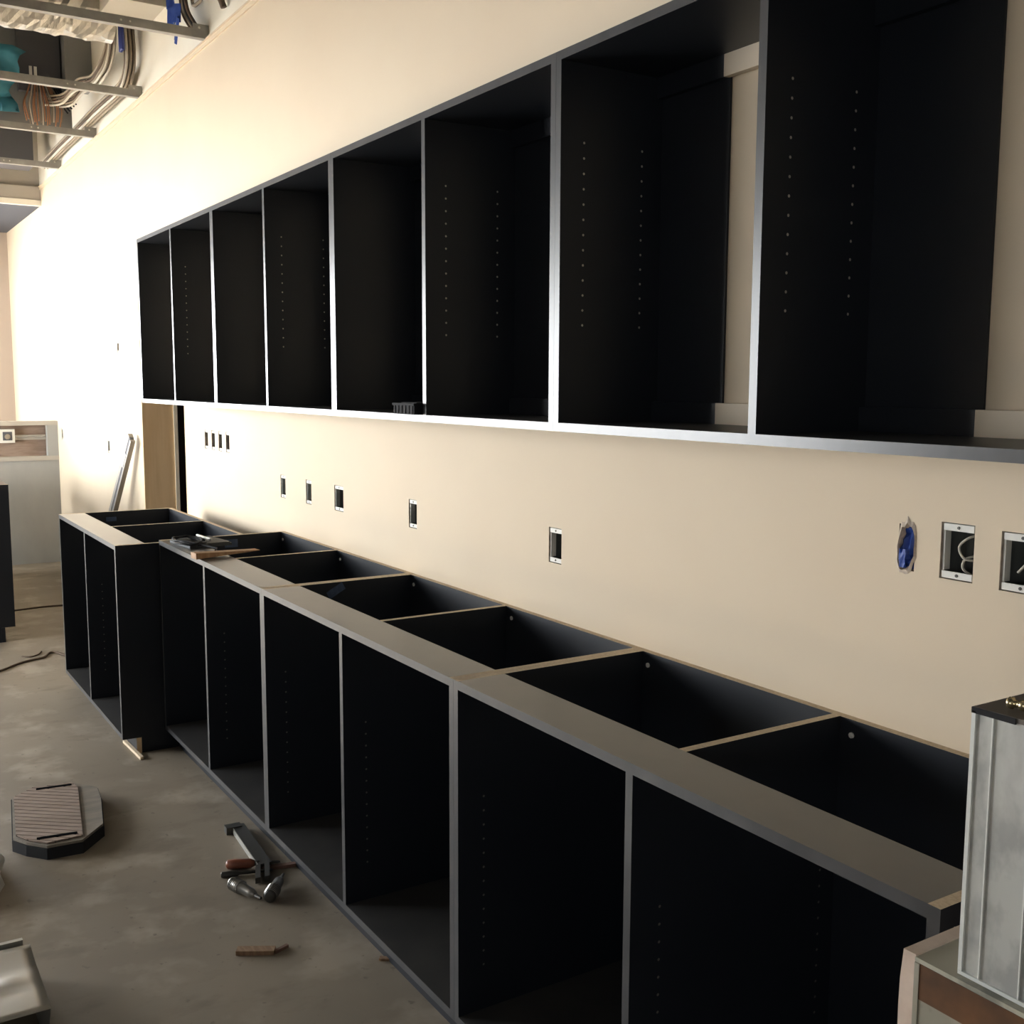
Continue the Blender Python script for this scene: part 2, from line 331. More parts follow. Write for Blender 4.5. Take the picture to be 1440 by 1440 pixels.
# ------------------------------------------------------------------ cabinets
W = 1.2192; T = 0.019
def side_rule(n): return 1 if (abs(n[1]) < 1e-6 and n[0] < 0) else (2 if (abs(n[0]) < 1e-6 and n[1] > 0) else 0)
def pin_row(mb, x, y, zs, s=1):                # shelf-pin holes drilled in a panel: small raised-rim pale discs
    for z in zs:
        i = len(mb.v); n = 6
        for q in range(n):
            a = 2*math.pi*q/n; mb.v.append((x+0.0006*s, y+0.0029*math.cos(a), z+0.0029*math.sin(a)))
        mb.f.append(tuple(range(i, i+n))); mb.m.append(0)
    return mb
def make_upper(label, loc, rows):
    H, D = 0.804, 0.2845
    t = thing('upper_cabinet', label, 'cabinet', loc, 0, 'open black upper cabinets')
    mats = ['black', 'edge', 'raw']
    for a, b, nm in ((0, T, 'side_panel'), (W-T, W, 'side_panel')):
        MB().prism([(-D, 0), (0, 0), (0, H), (-D, H)], 0, a, b, 0, lambda n: 1 if n[0] < 0 and abs(n[1]) < 1e-6 else 0).build(nm, mats, t)
    MB().prism([(-D, T), (0, T), (0, H-T), (-D, H-T)], 0, W/2-T/2, W/2+T/2, 0, lambda n: 1 if n[0] < 0 and abs(n[1]) < 1e-6 else 0).build('partition', mats, t)
    MB().box(T, W-T, -D, 0, H-T, H, 0, front=1).build('top_panel', mats, t)
    MB().box(T, W-T, -D, 0, 0, T, 0, front=1).build('bottom_panel', mats, t)
    for a, b, c in ((T, W/2-T/2, 0.237), (W/2+T/2, W-T, 0.865)):   # black sheet stands in for shade on the wall; bare wall shows beyond
        MB().box(a, c, -0.006, -0.0005, T, H-T).build('back_panel_or_shade', 'black', t)
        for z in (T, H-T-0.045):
            MB().box(a, c-0.004, -0.022, -0.006, z, z+0.045).build('shaded_rail', 'black', t)  # black stretch of the rail, its shade put into the colour
            MB().box(c-0.004, b, -0.022, -0.0005 if False else -0.006, z, z+0.045).build('lit_rail', 'rail', t)  # lit rest of the same rail in its own pale colour
    zs = [0.232+0.0324*k for k in range(13)]
    ph = MB()
    for x in rows:
        for y in (-0.223, -0.063): pin_row(ph, x, y, zs)
    ph.build('shelf_pin_holes', 'hole', t, fix=False)['kind'] = 'stuff'
    return t
U0 = (-5.6468, 0, 1.408)
rows_half = [W/2+T/2]; rows_full = [T, W/2+T/2]
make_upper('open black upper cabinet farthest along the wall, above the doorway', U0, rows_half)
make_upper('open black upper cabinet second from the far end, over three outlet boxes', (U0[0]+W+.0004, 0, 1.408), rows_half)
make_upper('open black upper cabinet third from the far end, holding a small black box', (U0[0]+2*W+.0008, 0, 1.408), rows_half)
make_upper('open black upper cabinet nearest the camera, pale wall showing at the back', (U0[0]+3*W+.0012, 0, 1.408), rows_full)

def make_base(label, loc, D, ZT, ZB, rows, rz=0.0, group='open black base cabinets', rails=True, screws=True):
    t = thing('base_cabinet', label, 'cabinet', loc, rz, group)
    mats = ['black', 'edge', 'raw']
    for a, b in ((0, T), (W-T, W)):
        MB().prism([(-D, ZB), (-D+0.075, ZB), (-D+0.075, 0), (0, 0), (0, ZT), (-D, ZT)], 0, a, b, 0, side_rule).build('side_panel', mats, t)
    RW = 0.118
    MB().prism([(-D, ZB+T), (-T, ZB+T), (-T, ZT), (-D+RW, ZT), (-D+RW, ZT-T), (-D, ZT-T)], 0, W/2-T/2, W/2+T/2, 0, side_rule).build('partition', mats, t)
    MB().box(T, W-T, -D, -T, ZB, ZB+T, 0, front=1).build('bottom_panel', mats, t)
    MB().box(T, W-T, -T, 0, 0, ZT, 0, top=2).build('back_panel_or_shade', mats, t)
    MB().box(T, W-T, -D, -D+RW, ZT-T, ZT, 0, front=1, top=1).build('top_rail', mats, t)
    tk = MB().box(0, W, -D+0.055, -D+0.0745, 0, ZB-0.001, 0, front=0, right=1); tk.build('toe_kick', ['black', 'lumber'], t)
    zs = [0.213+0.0328*k for k in range(13)]
    ph = MB()
    for x in rows:
        for y in (-D+0.065, -0.06): pin_row(ph, x, y, zs)
    if rows: ph.build('shelf_pin_holes', 'hole_dark', t, fix=False)['kind'] = 'stuff'
    if screws:
        for x in (T+0.02, W/2+T/2+0.03):
            MB().lathe((x, -T, ZT-0.03), (0, -1, 0), [(0, 0.006), (0.003, 0.006), (0.004, 0.003)], 8).build('cam_screw', 'ear', t)
    return t
ZT, ZB = 0.876, 0.087
XB = -4.4446
make_base('open black base cabinet pulled out from the wall, farthest of the run', (-4.455-W, -0.15, 0), 0.548, 0.8635, 0.066, [W/2+T/2], screws=False)
make_base('open black base cabinet with a cord and a cedar shim on its rail', (XB, -0.0, 0), 0.5291, ZT, ZB, [W/2+T/2])
make_base('open black base cabinet in mid run, crooked blue tape stuck inside it', (XB+W+.0005, 0, 0), 0.5291, ZT, ZB, [T, W/2+T/2])
b4 = make_base('open black base cabinet nearest the camera, beside the galvanised box', (XB+2*W+.001, 0, 0), 0.5291, ZT, ZB, [T, W/2+T/2])
MB().lathe((W, -0.5, ZT-0.035), (1, 0, 0), [(0, 0.005), (0.002, 0.005), (0.003, 0.002)], 8).build('side_screw', 'ear', b4)
make_base('dark island cabinet at the left edge, its plain end panel toward the camera', (-6.82, -1.40, 0), 0.63, 0.92, 0.087, [], math.pi, 'dark island cabinets', screws=False)
make_base('dark island cabinet at the left edge, half hidden behind the nearer one', (-8.06, -1.25, 0), 0.63, 0.80, 0.087, [], math.pi, 'dark island cabinets', screws=False)

# ------------------------------------------------------------------ outlet boxes
for i, (x, z, w, h, lab) in enumerate(OUTLETS):
    t = thing('outlet_box', lab, 'outlet box', (x, 0.0, z), 0, 'empty outlet boxes in the long wall')
    a, b = w/2-0.002, h/2-0.002; d0, d1 = 0.010, 0.070
    s = MB(); k = 0.0015
    s.box(-a, a, d1-k, d1, -b, b); s.box(-a, -a+k, d0, d1-k, -b, b); s.box(a-k, a, d0, d1-k, -b, b); s.box(-a+k, a-k, d0, d1-k, -b, -b+k); s.box(-a+k, a-k, d0, d1-k, b-k, b)
    s.build('box_shell', 'box_in', t)
    for sg in (-1, 1):
        e = MB().box(-a*0.96, a*0.96, 0.002, 0.006, sg*b-0.012 if sg > 0 else sg*b, sg*b if sg > 0 else sg*b+0.012).build('mounting_ear', 'ear', t)
        MB().lathe((0, 0.002, sg*(b-0.006)), (0, -1, 0), [(0, 0.003), (0.0015, 0.0025)], 8).build('ear_screw', 'dark_steel', e)
    if w > 0.055:
        MB().box(-a, -a+0.004, 0.004, 0.02, -b+0.013, b-0.013).build('side_flange', 'ear' if i > 10 else 'galv', t)
    if i >= 12:
        loops = [[(0.03, .05, .03), (0.012, .02, .026), (-0.004, .012, 0.008), (0.008, .012, -0.012), (0.028, .03, -0.014)],
                 [(0.028, .05, -0.005), (0.006, .02, -0.012), (0.004, .014, -0.03), (0.016, .03, -0.044)]] if i == 12 else \
                [[(0.03, .05, .035), (0.01, .02, .01), (-0.012, .012, -0.018)]]
        for q in loops: MB().tube(spline(q, 6), 0.0022, 6).build('loose_wire', 'wire_white', t, True)
    else:
        MB().tube(spline([(0.0, .06, .03), (0.006, .03, .01), (-0.005, .03, -0.01), (0.003, .055, -0.03)], 5), 0.0022, 5).build('loose_wire', 'cable', t, True)
# torn hole with blue plastic
th = thing('torn_wall_opening', 'torn hole in the drywall stuffed with crumpled blue plastic', 'wall hole', (-1.2665, 0, 1.22))
rim = MB(); n = 22; ri = []; ro = []
for q in range(n):
    an = 2*math.pi*q/n; ca, sa = math.cos(an), math.sin(an); rr = random.uniform(0.86, 1.08)
    ri.append((0.0160*rr*ca+0.004*sa, 0.040*rr*sa)); r2 = random.uniform(1.0, 1.3); ro.append((0.0195*r2*ca+0.004*sa, 0.047*r2*sa))
for q in range(n):
    q2 = (q+1) % n; y1 = -random.uniform(0.001, 0.004); 
    mid = lambda a, b: ((a[0]*.6+b[0]*.4), (a[1]*.6+b[1]*.4))
    m1, m2 = mid(ri[q], ro[q]), mid(ri[q2], ro[q2])
    rim.poly([(ri[q][0], 0.012, ri[q][1]), (ri[q2][0], 0.012, ri[q2][1]), (m2[0], -0.003, m2[1]), (m1[0], -0.003, m1[1])])
    rim.poly([(m1[0], -0.003, m1[1]), (m2[0], -0.003, m2[1]), (ro[q2][0], -0.0004, ro[q2][1]), (ro[q][0], -0.0004, ro[q][1])])
rim.build('torn_rim', 'gyp', th)
cr = MB(); g = [[(-.017+.034*i/5+(.004*(j/9-.5)*2), 0.003+0.010*random.random()+(0.010 if i > 3 else 0), -.041+.082*j/9) for j in range(10)] for i in range(6)]
cr.grid(g)
cr.build('crumpled_plastic', 'blue', th)
cr = MB(); g = [[(-.012+.016*i/3-.003*j/4, -0.002-0.006*random.random(), -.037+.034*j/4) for j in range(5)] for i in range(4)]
cr.grid(g)
cr.build('loose_flap', 'blue', th)

# ------------------------------------------------------------------ things on and in the cabinets
t = thing('small_black_box', 'small ribbed black box at the front of the upper cabinet shelf', 'box', (-2.671, -0.262, 1.4275))
MB().box(-.068, .056, -.045, .05, 0, .024).build('body', 'rubber', t)
MB().box(-.071, .059, -.048, .053, .024, .030).build('lid', 'rubber', t)
for k in range(6): MB().box(-.064+.021*k, -.056+.021*k, -.047, -.045, .002, .024).build('rib', 'rubber', t)
MB().box(-.05, .04, -.03, .03, .030, .032).build('lid_panel', 'rubber', t)

# plastic case, coiled cord, silver marker, cedar shim on the base cabinet rail
zt = ZT+0.0005
t = thing('plastic_case', 'flat grey plastic case on the base cabinet rail under the black cord', 'case', (-4.26, -0.43, zt), 0.1)
MB().box(-.10, .11, -.07, .10, 0, .010).build('tray', 'plastic_grey', t); MB().box(-.095, .105, -.065, .095, .010, .014).build('lid', 'plastic_grey', t)
pts = []
for k in range(70):
    a = k*0.26; r = 0.088+0.010*math.sin(k*.7)-.0002*k
    pts.append((-4.21+r*1.35*math.cos(a), -0.475+r*0.62*math.sin(a), zt+0.019+0.0032*(k/24)+0.002*math.sin(k*1.3)))
pts += [(-4.03, -.42, zt+0.012), (-3.99, -.44, zt+0.005)]
tag(MB().tube(pts, 0.0042, 6).build('coiled_cord', 'wire_black', None, True), 'black cord coiled loosely on the base cabinet rail', 'cord')
t = thing('marker_pen', 'bright silver pen lying on the plastic case beside the cord', 'pen', (-4.36, -0.40, zt+0.0215), 0)
MB().lathe((0, 0, 0), (1, .08, 0), [(0, .003), (.004, .0045), (.11, .0045), (.112, .004)], 10).build('barrel', 'ear', t, True)
MB().lathe((.112, .009, 0), (1, .08, 0), [(0, .005), (.04, .005), (.045, .003)], 10).build('cap', 'ear', t, True)
sh = MB().prism([(0, 0), (0.25, 0.010), (0.25, 0.012), (0, 0.022)], 1, -.022, .022).build('wood_shim', 'shim')
sh.location = (-3.90, -0.545, zt); sh.rotation_euler = (0, 0, math.radians(97)); tag(sh, 'tapered cedar shim lying across the base cabinet rail', 'shim')

def tape(name, x, y, z, w, h, rot, label, m='blue_label'):
    b = MB(); n = 5
    for i in range(n):
        for jj in range(2):
            a0, a1 = -w/2+w*i/n, -w/2+w*(i+1)/n; c0, c1 = -h/2+h*jj/2, -h/2+h*(jj+1)/2
            f = lambda a, c: (0.0012+0.0015*abs(math.sin(a*90+c*60)), a*math.cos(rot)-c*math.sin(rot), a*math.sin(rot)+c*math.cos(rot))
            b.poly([f(a0, c0), f(a1, c0), f(a1, c1), f(a0, c1)])
    o = b.build(name, m); o.location = (x, y, z); return tag(o, label, 'tape', 'strips of blue tape in the base cabinets')
tape('tape_strip', -3.206, -.29, .849, .062, .026, .5, 'crooked blue tape stuck inside the middle base cabinet')
tape('tape_strip', -4.4256, -.238, .843, .055, .034, 0, 'blue tape square stuck inside the base cabinet next to the cord')
tape('tape_strip', -5.655, -.455, .826, .05, .022, 0, 'faint blue tape stuck inside the pulled-out base cabinet')

# leaning level
t = thing('spirit_level', 'long aluminium level leaning on the wall left of the doorway', 'level', (-7.49, -0.16, 0.0))
p0, p1 = Vector((-.22, -.02, 0.01)), Vector((0.545, 0.118, 1.165)); ax = (p1-p0)/2; d = ax.normalized()
sy = Vector((0, 1, 0)); sy = (sy-d*sy.dot(d)).normalized(); sx = d.cross(sy)
c = (p0+p1)/2
MB().obox(c, ax, sy*0.012, sx*0.010).build('web', 'dark_grey', t)
for sg in (-1, 1): MB().obox(c+sx*0.028*sg, ax, sy*0.014, sx*0.018 if sg > 0 else sx*0.010).build('flange', 'level_alu', t)
for f in (-.7, 0.05, .75): MB().obox(c+ax*f, d*0.05, sy*0.015, sx*0.012).build('vial_housing', 'ear', t)

# half-wall box and cable
t = thing('outlet_box', 'square white junction box in the cavity of the grey half wall', 'outlet box', (-9.757, -0.385, 1.065))
MB().box(0, .05, -.055, .055, -.055, .055).build('box_shell', 'ear', t)
MB().box(.05, .053, -.035, .035, -.035, .035).build('opening', 'dark_grey', t)
MB().lathe((.053, 0, -.005), (1, 0, 0), [(0, .022), (.008, .02), (.009, .01)], 10).build('knockout', 'cable', t)
tag(MB().tube(spline([(-9.73, -.33, 1.06), (-9.725, -.26, 1.05), (-9.725, -.20, 1.062), (-9.73, -.14, 1.05), (-9.735, -.09, 1.06)], 6), 0.006, 6).build('armoured_cable', 'galv_dull', None, True), 'pale armoured cable in the cavity of the half wall', 'cable')

# ------------------------------------------------------------------ open ceiling
def channel(x, label):
    t = thing('furring_channel', label, 'ceiling channel', (x, 0, ZG), 0, 'galvanised ceiling channels')
    MB().box(-.019, .019, -4.98, -.012, 0, .0015).build('bottom_flange', 'galv_dull', t)
    MB().box(.0175, .019, -4.98, -.012, .0015, .04).build('web', 'galv_dull', t)
    MB().box(-.019, .0175, -4.98, -.012, .0385, .04).build('top_flange', 'galv_dull', t)
    c = MB(); c.box(.019, .021, -.075, -.004, .006, .062); c.box(-.02, .021, -.004, -.001, .006, .062)
    c = c.build('end_clip', 'galv_dull', t)
    MB().lathe((.021, -.045, .045), (1, 0, 0), [(0, .006), (.003, .004)], 8).build('clip_screw', 'ear', c)
    for y in (-.36, -.40, -.9): MB().lathe((.019, y, .02), (1, 0, 0), [(0, .005), (.003, .003)], 8).build('punched_hole', 'ear', t)
    return t
for x, l in ((-5.324, 'nearest galvanised ceiling channel, in front of the foil duct'), (-6.59, 'second galvanised ceiling channel, under the grey electrical enclosure'),
             (-7.81, 'third galvanised ceiling channel, under the blue tarpaulin'), (-9.07, 'farthest galvanised ceiling channel, next to the soffit')): channel(x, l)
# foil duct across the room
du = MB(); K = 150; R = 0.17; nn = 20; y0, y1 = -4.9, -0.17
for k in range(K+1):
    y = y0+(y1-y0)*k/K
    for q in range(nn):
        a = 2*math.pi*q/nn; rr = R*(1+0.05*math.sin(k*1.7+q*2.1)*math.sin(k*.6+q)+random.uniform(-.035, .035))
        du.v.append((-6.52+rr*math.cos(a), y, 3.55+rr*math.sin(a)))
for k in range(K):
    for q in range(nn): q2 = (q+1) % nn; du.f.append((k*nn+q, k*nn+q2, (k+1)*nn+q2, (k+1)*nn+q)); du.m.append(0)
du.f.append(tuple(range(nn))); du.m.append(0); du.f.append(tuple(K*nn+q for q in range(nn))); du.m.append(0)
d = thing('foil_duct', 'crumpled foil wrapped duct above the ceiling channels', 'duct', (0, 0, 0))
du.build('foil_jacket', 'foil', d)
for y in (-.2, -1.2, -2.4): MB().box(-6.53, -6.51, y-.01, y+.01, 3.72, ZC).build('hanger_strap', 'galv_dull', d)
# beige box on the upper wall
t = thing('metal_pull_box', 'beige metal box on the upper wall at the top edge of the picture', 'box', (-6.0, 0, 3.465))
MB().box(-.31, .0, -.27, -.001, 0.0, .30).build('body', 'beige_metal', t); MB().box(.0, .012, -.285, -.001, -.012, .31).build('cover', 'beige_metal', t)
MB().box(-.2, -.17, -.15, -.12, .30, 0.83).build('conduit_riser', 'galv_dull', t)
# grey electrical enclosure
t = thing('electrical_enclosure', 'open grey electrical enclosure hanging above the second channel', 'enclosure', (-8.0, 0, 3.20))
MB().box(-.03, .0, -.75, -.11, .0, .75).build('back_plate', 'grey_paint', t)
MB().box(.0, .16, -.17, -.002, .24, .74).build('side_trough', 'grey_paint', t)
MB().box(.0, .05, -.44, -.18, .20, .74).build('dark_panel', 'dark_grey', t)
for y in (-.365, -.335): MB().box(.05, .053, y-.009, y+.009, .27, .36).build('white_label', 'label', t)
MB().box(-.02, .01, -.3, -.25, .75, 1.1).build('hanger_strap', 'galv_dull', t)
# deep beams further on
tag(MB().box(-9.7, -9.45, -4.95, -.13, 3.19, 3.62).build('steel_beam', 'dark_grey'), 'dark beam crossing above the farthest ceiling channel', 'beam')
# blue tarpaulin
g = []; 
for i in range(11):
    g.append([(-7.86+.05*math.sin(i*1.4+j*.8)+.02*random.random(), -.40-.09*i-.03*math.sin(j*1.1)-(.02*j if i == 0 else 0), 3.62-.040*j+.02*math.sin(i*.9)) for j in range(11)])
tb = MB().grid(g)
tp = tb.build('tarpaulin', 'blue_tarp', None, True, False); tag(tp, 'blue tarpaulin hanging in the open ceiling at the left edge', 'tarpaulin')
sm = tp.modifiers.new('thickness', 'SOLIDIFY'); sm.thickness = 0.004
# cables along the upper wall
def cable(pts, r, m, label, group, name='cable'):
    return tag(MB().tube(spline(pts, 7), r, 6).build(name, m, None, True), label, 'cable', group)
G1 = 'bundled cables on the upper wall'
CN = {'cable': 'grey', 'cable_brown': 'brown', 'wire_white': 'pale', 'copper': 'copper'}
for k in range(9):                              # the main bundle drops from the pull box, then runs away along the wall
    a, b = (k % 3-1)*0.021, (k//3)*0.021
    col = ['cable', 'cable_brown', 'cable', 'wire_white', 'cable_brown', 'cable', 'cable', 'cable_brown', 'wire_white'][k]
    y = -.035-b
    cable([(-6.63+a, y, 3.64), (-6.61+a, y, 3.50), (-6.59+a, y, 3.36), (-6.62+a, y, 3.28-.2*a), (-6.72+a*.6, y, 3.225-a*.8), (-6.90, y, 3.21-a), (-7.3, y-.01, 3.205-a), (-7.7, y, 3.215-a), (-8.1, y-.01, 3.20-a), (-8.6, y, 3.21-a), (-9.42, y, 3.20-a)],
          0.0085, col, CN[col]+' cable in the thick bundle running along the upper wall', G1)
G2 = 'loose cables between the enclosure and the wall'
for k in range(8):
    a, b = (k % 4)*0.024, (k//4)*0.028; col = ['cable', 'cable_brown', 'cable', 'wire_white'][k % 4]
    cable([(-6.73+a*1.2, -.118-b, 3.62), (-6.725+a, -.12-b, 3.46-a*.5), (-6.76+a*.5, -.13-b, 3.39-a), (-6.86+a*.3, -.14-b, 3.35-a), (-7.05, -.145-b, 3.335-a+.012*math.sin(k)), (-7.3, -.15-b-.006*k, 3.355-a), (-7.55, -.16-b-.008*k, 3.335-a), (-7.75, -.17-b-.010*k, 3.35-a*.9), (-7.93, -.18-b-.012*k, 3.385-a*.9)],
          0.0075, col, CN[col]+' loose cable sagging from the bundle to the enclosure', G2)
G3 = 'stripped copper wires under the enclosure'
for k in range(18):
    u = (k//2-4)/4.0; b = k % 2; r = random.uniform(0, 1); col = ['copper', 'copper', 'cable', 'wire_white', 'copper'][k % 5]
    cable([(-7.935+.016*b, -.315+.060*u, 3.45), (-7.90+.03*b, -.315+.085*u, 3.38-.012*r), (-7.86+.05*b, -.315+.115*u, 3.30-.02*r), (-7.865+.085*b, -.315+.10*u, 3.20-.05*r)],
          0.0042, col, CN[col]+' stripped wire in the tangle hanging under the enclosure', G3, 'stripped_wire')
G4 = 'black wires under the enclosure'
for k in range(5):
    cable([(-7.935, -.19-.012*k, 3.43), (-7.88, -.17-.014*k, 3.40-.01*k), (-7.84, -.14-.014*k, 3.35-.012*k), (-7.80, -.118-.014*k, 3.32-.016*k)], 0.005, 'wire_black', 'stiff black wire pointing from the enclosure to the wall', G4, 'black_wire')
G5 = 'blue cables in the bundle'
for k in range(3):
    cable([(-6.61+.026*k, -.103, 3.62), (-6.595+.026*k, -.105, 3.45), (-6.60+.026*k, -.103, 3.36)], 0.010, 'cable_blue', 'short blue cable over the top of the main bundle', G5, 'blue_cable')
# blue taped bundle near the corner of the picture
for k in range(4):
    cable([(-5.52+.025*k, -.07, 3.62), (-5.50+.025*k, -.075, 3.42), (-5.48+.025*k, -.07, 3.28), (-5.44+.025*k, -.045, 3.20), (-5.40+.02*k, -.03, 3.165)], 0.009, ['cable_brown', 'cable', 'wire_black', 'cable_brown'][k], ['brown', 'grey', 'black', 'brown'][k]+' cable hanging with blue tape beside the first channel', 'cables beside the first channel')
cable([(-5.41, -.045, 3.5), (-5.39, -.05, 3.36), (-5.33, -.06, 3.27), (-5.20, -.05, 3.28), (-5.12, -.04, 3.36), (-5.10, -.04, 3.5)], 0.009, 'cable', 'grey cable looping down at the top edge of the picture', None)
cable([(-5.06, -.05, 3.55), (-5.04, -.05, 3.36), (-5.02, -.04, 3.25), (-5.01, -.02, 3.18)], 0.016, 'cable_brown', 'thick dark cable hanging right of the looped cable', None)
for (x, z, w, h, rr, lab) in ((-5.55, 3.38, .16, .09, .15, 'upper blue tape flag on the cables by the first channel'), (-5.54, 3.28, .15, .085, -.15, 'middle blue tape flag on the cables by the first channel'), (-5.50, 3.20, .09, .12, -.5, 'lower blue tape tail on the cables by the first channel')):
    b = MB(); n = 6
    for i in range(n):
        u0, u1 = -w/2+w*i/n, -w/2+w*(i+1)/n; f = lambda u, v: (u*math.cos(rr)-v*math.sin(rr), -.012*math.sin(u*60)-.095, u*math.sin(rr)+v*math.cos(rr))
        b.poly([f(u0, -h/2), f(u1, -h/2), f(u1, h/2), f(u0, h/2)])
    o = b.build('tape_flag', 'blue', None, False, False); o.location = (x, 0, z); tag(o, lab, 'tape', 'blue tape on the hanging cables')
    sm = o.modifiers.new('thickness', 'SOLIDIFY'); sm.thickness = 0.002

# ------------------------------------------------------------------ things on the floor
# ribbed board
t = thing('ribbed_board', 'eight-sided ribbed wooden board with two handle slots on the floor', 'board', (-3.83, -1.05, 0))
oc = [(-.25, -.113), (-.318, -.036), (-.296, .099), (-.206, .166), (-.086, .155), (.15, .113), (.252, .028), (.244, -.077), (.183, -.128), (.121, -.16)]
ra = [(-.244, -.108), (-.308, -.035), (-.287, .094), (-.228, .104), (.226, .034), (.232, -.074), (.178, -.120), (.112, -.150)]
def clip(poly, n, c):                          # keep the side n.p >= c of a convex polygon
    out = []
    for p, q in zip(poly, poly[1:]+poly[:1]):
        a, b = n[0]*p[0]+n[1]*p[1]-c, n[0]*q[0]+n[1]*q[1]-c
        if a >= 0: out.append(p)
        if (a >= 0) != (b >= 0): f = a/(a-b); out.append((p[0]+(q[0]-p[0])*f, p[1]+(q[1]-p[1])*f))
    return out
MB().prism([(x*1.025, y*1.025) for x, y in oc], 2, 0, .036).build('rubber_base', 'rubber', t)
MB().prism(oc, 2, .036, .044).build('deck', 'rib_plain', t)
slots = [((-.270, .030), (.016, .118)), ((.192, -.038), (.016, .121))]
MB().prism(ra, 2, .044, .0455).build('groove_bed', 'void', t)
nr = (.777, -.63); k = 0; cc = -.32
while cc < .30:
    wd = .0235; st = clip(clip(ra, nr, cc), (-nr[0], -nr[1]), -(cc+wd))
    if len(st) >= 3: MB().prism(st, 2, .0455, .0500).build('rib', 'rib_wood', t)
    cc += wd+.0045
for (cx, cy), (dx, dy) in slots:
    L_ = math.hypot(dx, dy); MB().obox((cx, cy, .0495), (dy/L_*.009, -dx/L_*.009, 0), (dx/2, dy/2, 0), (0, 0, .0015)).build('handle_slot', 'void', t)
# pry bar
t = thing('pry_bar', 'dark flat pry bar lying against the open base cabinet', 'pry bar', (0, 0, 0))
a, b = Vector((-3.49, -.54, .012)), Vector((-3.15, -.565, .012)); d = (b-a).normalized(); s_ = Vector((-d.y, d.x, 0))
MB().obox((a+b)/2, (b-a)/2, s_*.021, Vector((0, 0, .009))).build('shank', 'dark_steel', t)
MB().obox((a+b)/2-s_*.0225, (b-a)/2, s_*.0012, Vector((0, 0, .010))).build('lit_edge', 'steel', t)  # bright strip standing for light caught along the bar's edge
MB().obox(a-s_*.018+d*.01, d*.018, s_*.026, Vector((0, 0, .012))).build('hooked_end', 'dark_steel', t)
for sg in (-1, 1): MB().obox(b+d*.045+s_*.014*sg-s_*.02, d*.045-s_*.012, s_*.008, Vector((0, 0, .009))).build('claw', 'dark_steel', t)
# screwdriver
t = thing('screwdriver', 'screwdriver with a red handle among the tools on the floor', 'screwdriver', (-3.215, -.668, .0155))
ax = (.45, 1, 0)
MB().lathe((0, 0, 0), ax, [(0, .008), (.006, .0145), (.03, .0155), (.075, .0145), (.088, .009)], 10).build('handle', 'red_handle', t, True)
MB().lathe((.0361, .0802, 0), ax, [(0, .009), (.014, .008), (.016, .0045), (.07, .0045), (.078, .002)], 8).build('shaft', 'dark_steel', t, True)
# chisel rod
t = thing('steel_punch', 'slim dark steel punch beside the red screwdriver', 'punch', (-3.165, -.70, .0095))
MB().lathe((0, 0, 0), (.32, 1, 0), [(0, .008), (.004, .0095), (.05, .0095), (.055, .006), (.15, .005), (.155, .003)], 8).build('shank', 'dark_steel', t, True)
# two chrome hole cutters
for nm, lab, loc, ax in (('drill_chuck', 'shiny chrome chuck on the floor, left of the pair below the tools', (-3.075, -.695, .021), (1, .28, 0)), ('hole_cutter', 'dark toothed cutter on the floor, right of the pair below the tools', (-2.925, -.632, .021), (-.75, .55, 0))):
    t = thing(nm, lab, 'tool', loc)
    L_ = .12
    MB().lathe((0, 0, 0), ax, [(0, .012), (.004, .019), (.05, .020), (.055, .016), (L_-.02, .015), (L_, .008)], 12).build('body', 'chrome' if nm == 'drill_chuck' else 'dark_steel', t, True)
    av = Vector(ax).normalized()
    for k in range(6): MB().lathe(av*(.008+.008*k), ax, [(0, .0195), (.002, .0212), (.004, .0195)], 12).build('ring', 'chrome', t)
    MB().lathe(av*L_, ax, [(0, .006), (.03, .004)], 8).build('shank', 'dark_steel', t)
# wood scraps
def scrap(name, pts, w, h, m, label):
    t = MB()
    for p, q in zip(pts[:-1], pts[1:]):
        p, q = Vector((*p, h/2+.0005)), Vector((*q, h/2+.0005)); d = (q-p); s_ = Vector((-d.y, d.x, 0)).normalized()
        t.obox((p+q)/2, d/2*1.02, s_*w/2, Vector((0, 0, h/2)))
    return tag(t.build(name, m), label, 'wood scrap')
scrap('wood_scrap', [(-2.705, -.80), (-2.655, -.715)], .028, .012, 'scrap', 'short flat wood scrap alone on the concrete')
scrap('wood_splinter', [(-2.65, -.715), (-2.665, -.675)], .010, .008, 'red_wood', 'thin splinter at the tip of the lone wood scrap')
scrap('wood_stick', [(-3.15, -.575), (-3.125, -.475)], .018, .010, 'red_wood', 'dark reddish wood stick under the cabinet edge beside the tools')
scrap('pale_strip', [(-4.62, -.655), (-4.37, -.645)], .014, .012, 'raw', 'pale thin strip on the floor under the pulled-out cabinet')
scrap('wood_chip', [(-2.475, -.492), (-2.455, -.465)], .014, .006, 'scrap', 'small wood chip on the floor under the middle base cabinet')
# cords on the floor
tag(MB().tube(spline([(-7.73, -1.2, .006), (-7.70, -.9, .006), (-7.72, -.68, .006), (-7.75, -.5, .006), (-7.74, -.35, .006), (-7.70, -.2, .006)], 7), .006, 6).build('floor_cord', 'cable_brown', None, True), 'dark cord across the floor in front of the far half wall', 'cord')
tag(MB().tube(spline([(-6.0, -1.15, .006), (-6.12, -.95, .006), (-6.24, -.83, .006), (-6.30, -.71, .006), (-6.31, -.60, .006), (-4.98, -.4, .006)], 7), .006, 6).build('floor_cord', 'cable_brown', None, True), 'dark cord curving over the floor toward the pulled-out cabinet', 'cord')
tag(MB().tube(spline([(-6.40, -.80, .004), (-6.365, -.76, .004), (-6.40, -.715, .004), (-6.46, -.69, .004)], 6), .004, 6).build('wire_offcut', 'cable_brown', None, True), 'short bent wire offcut on the floor beside the curving cord', 'wire')
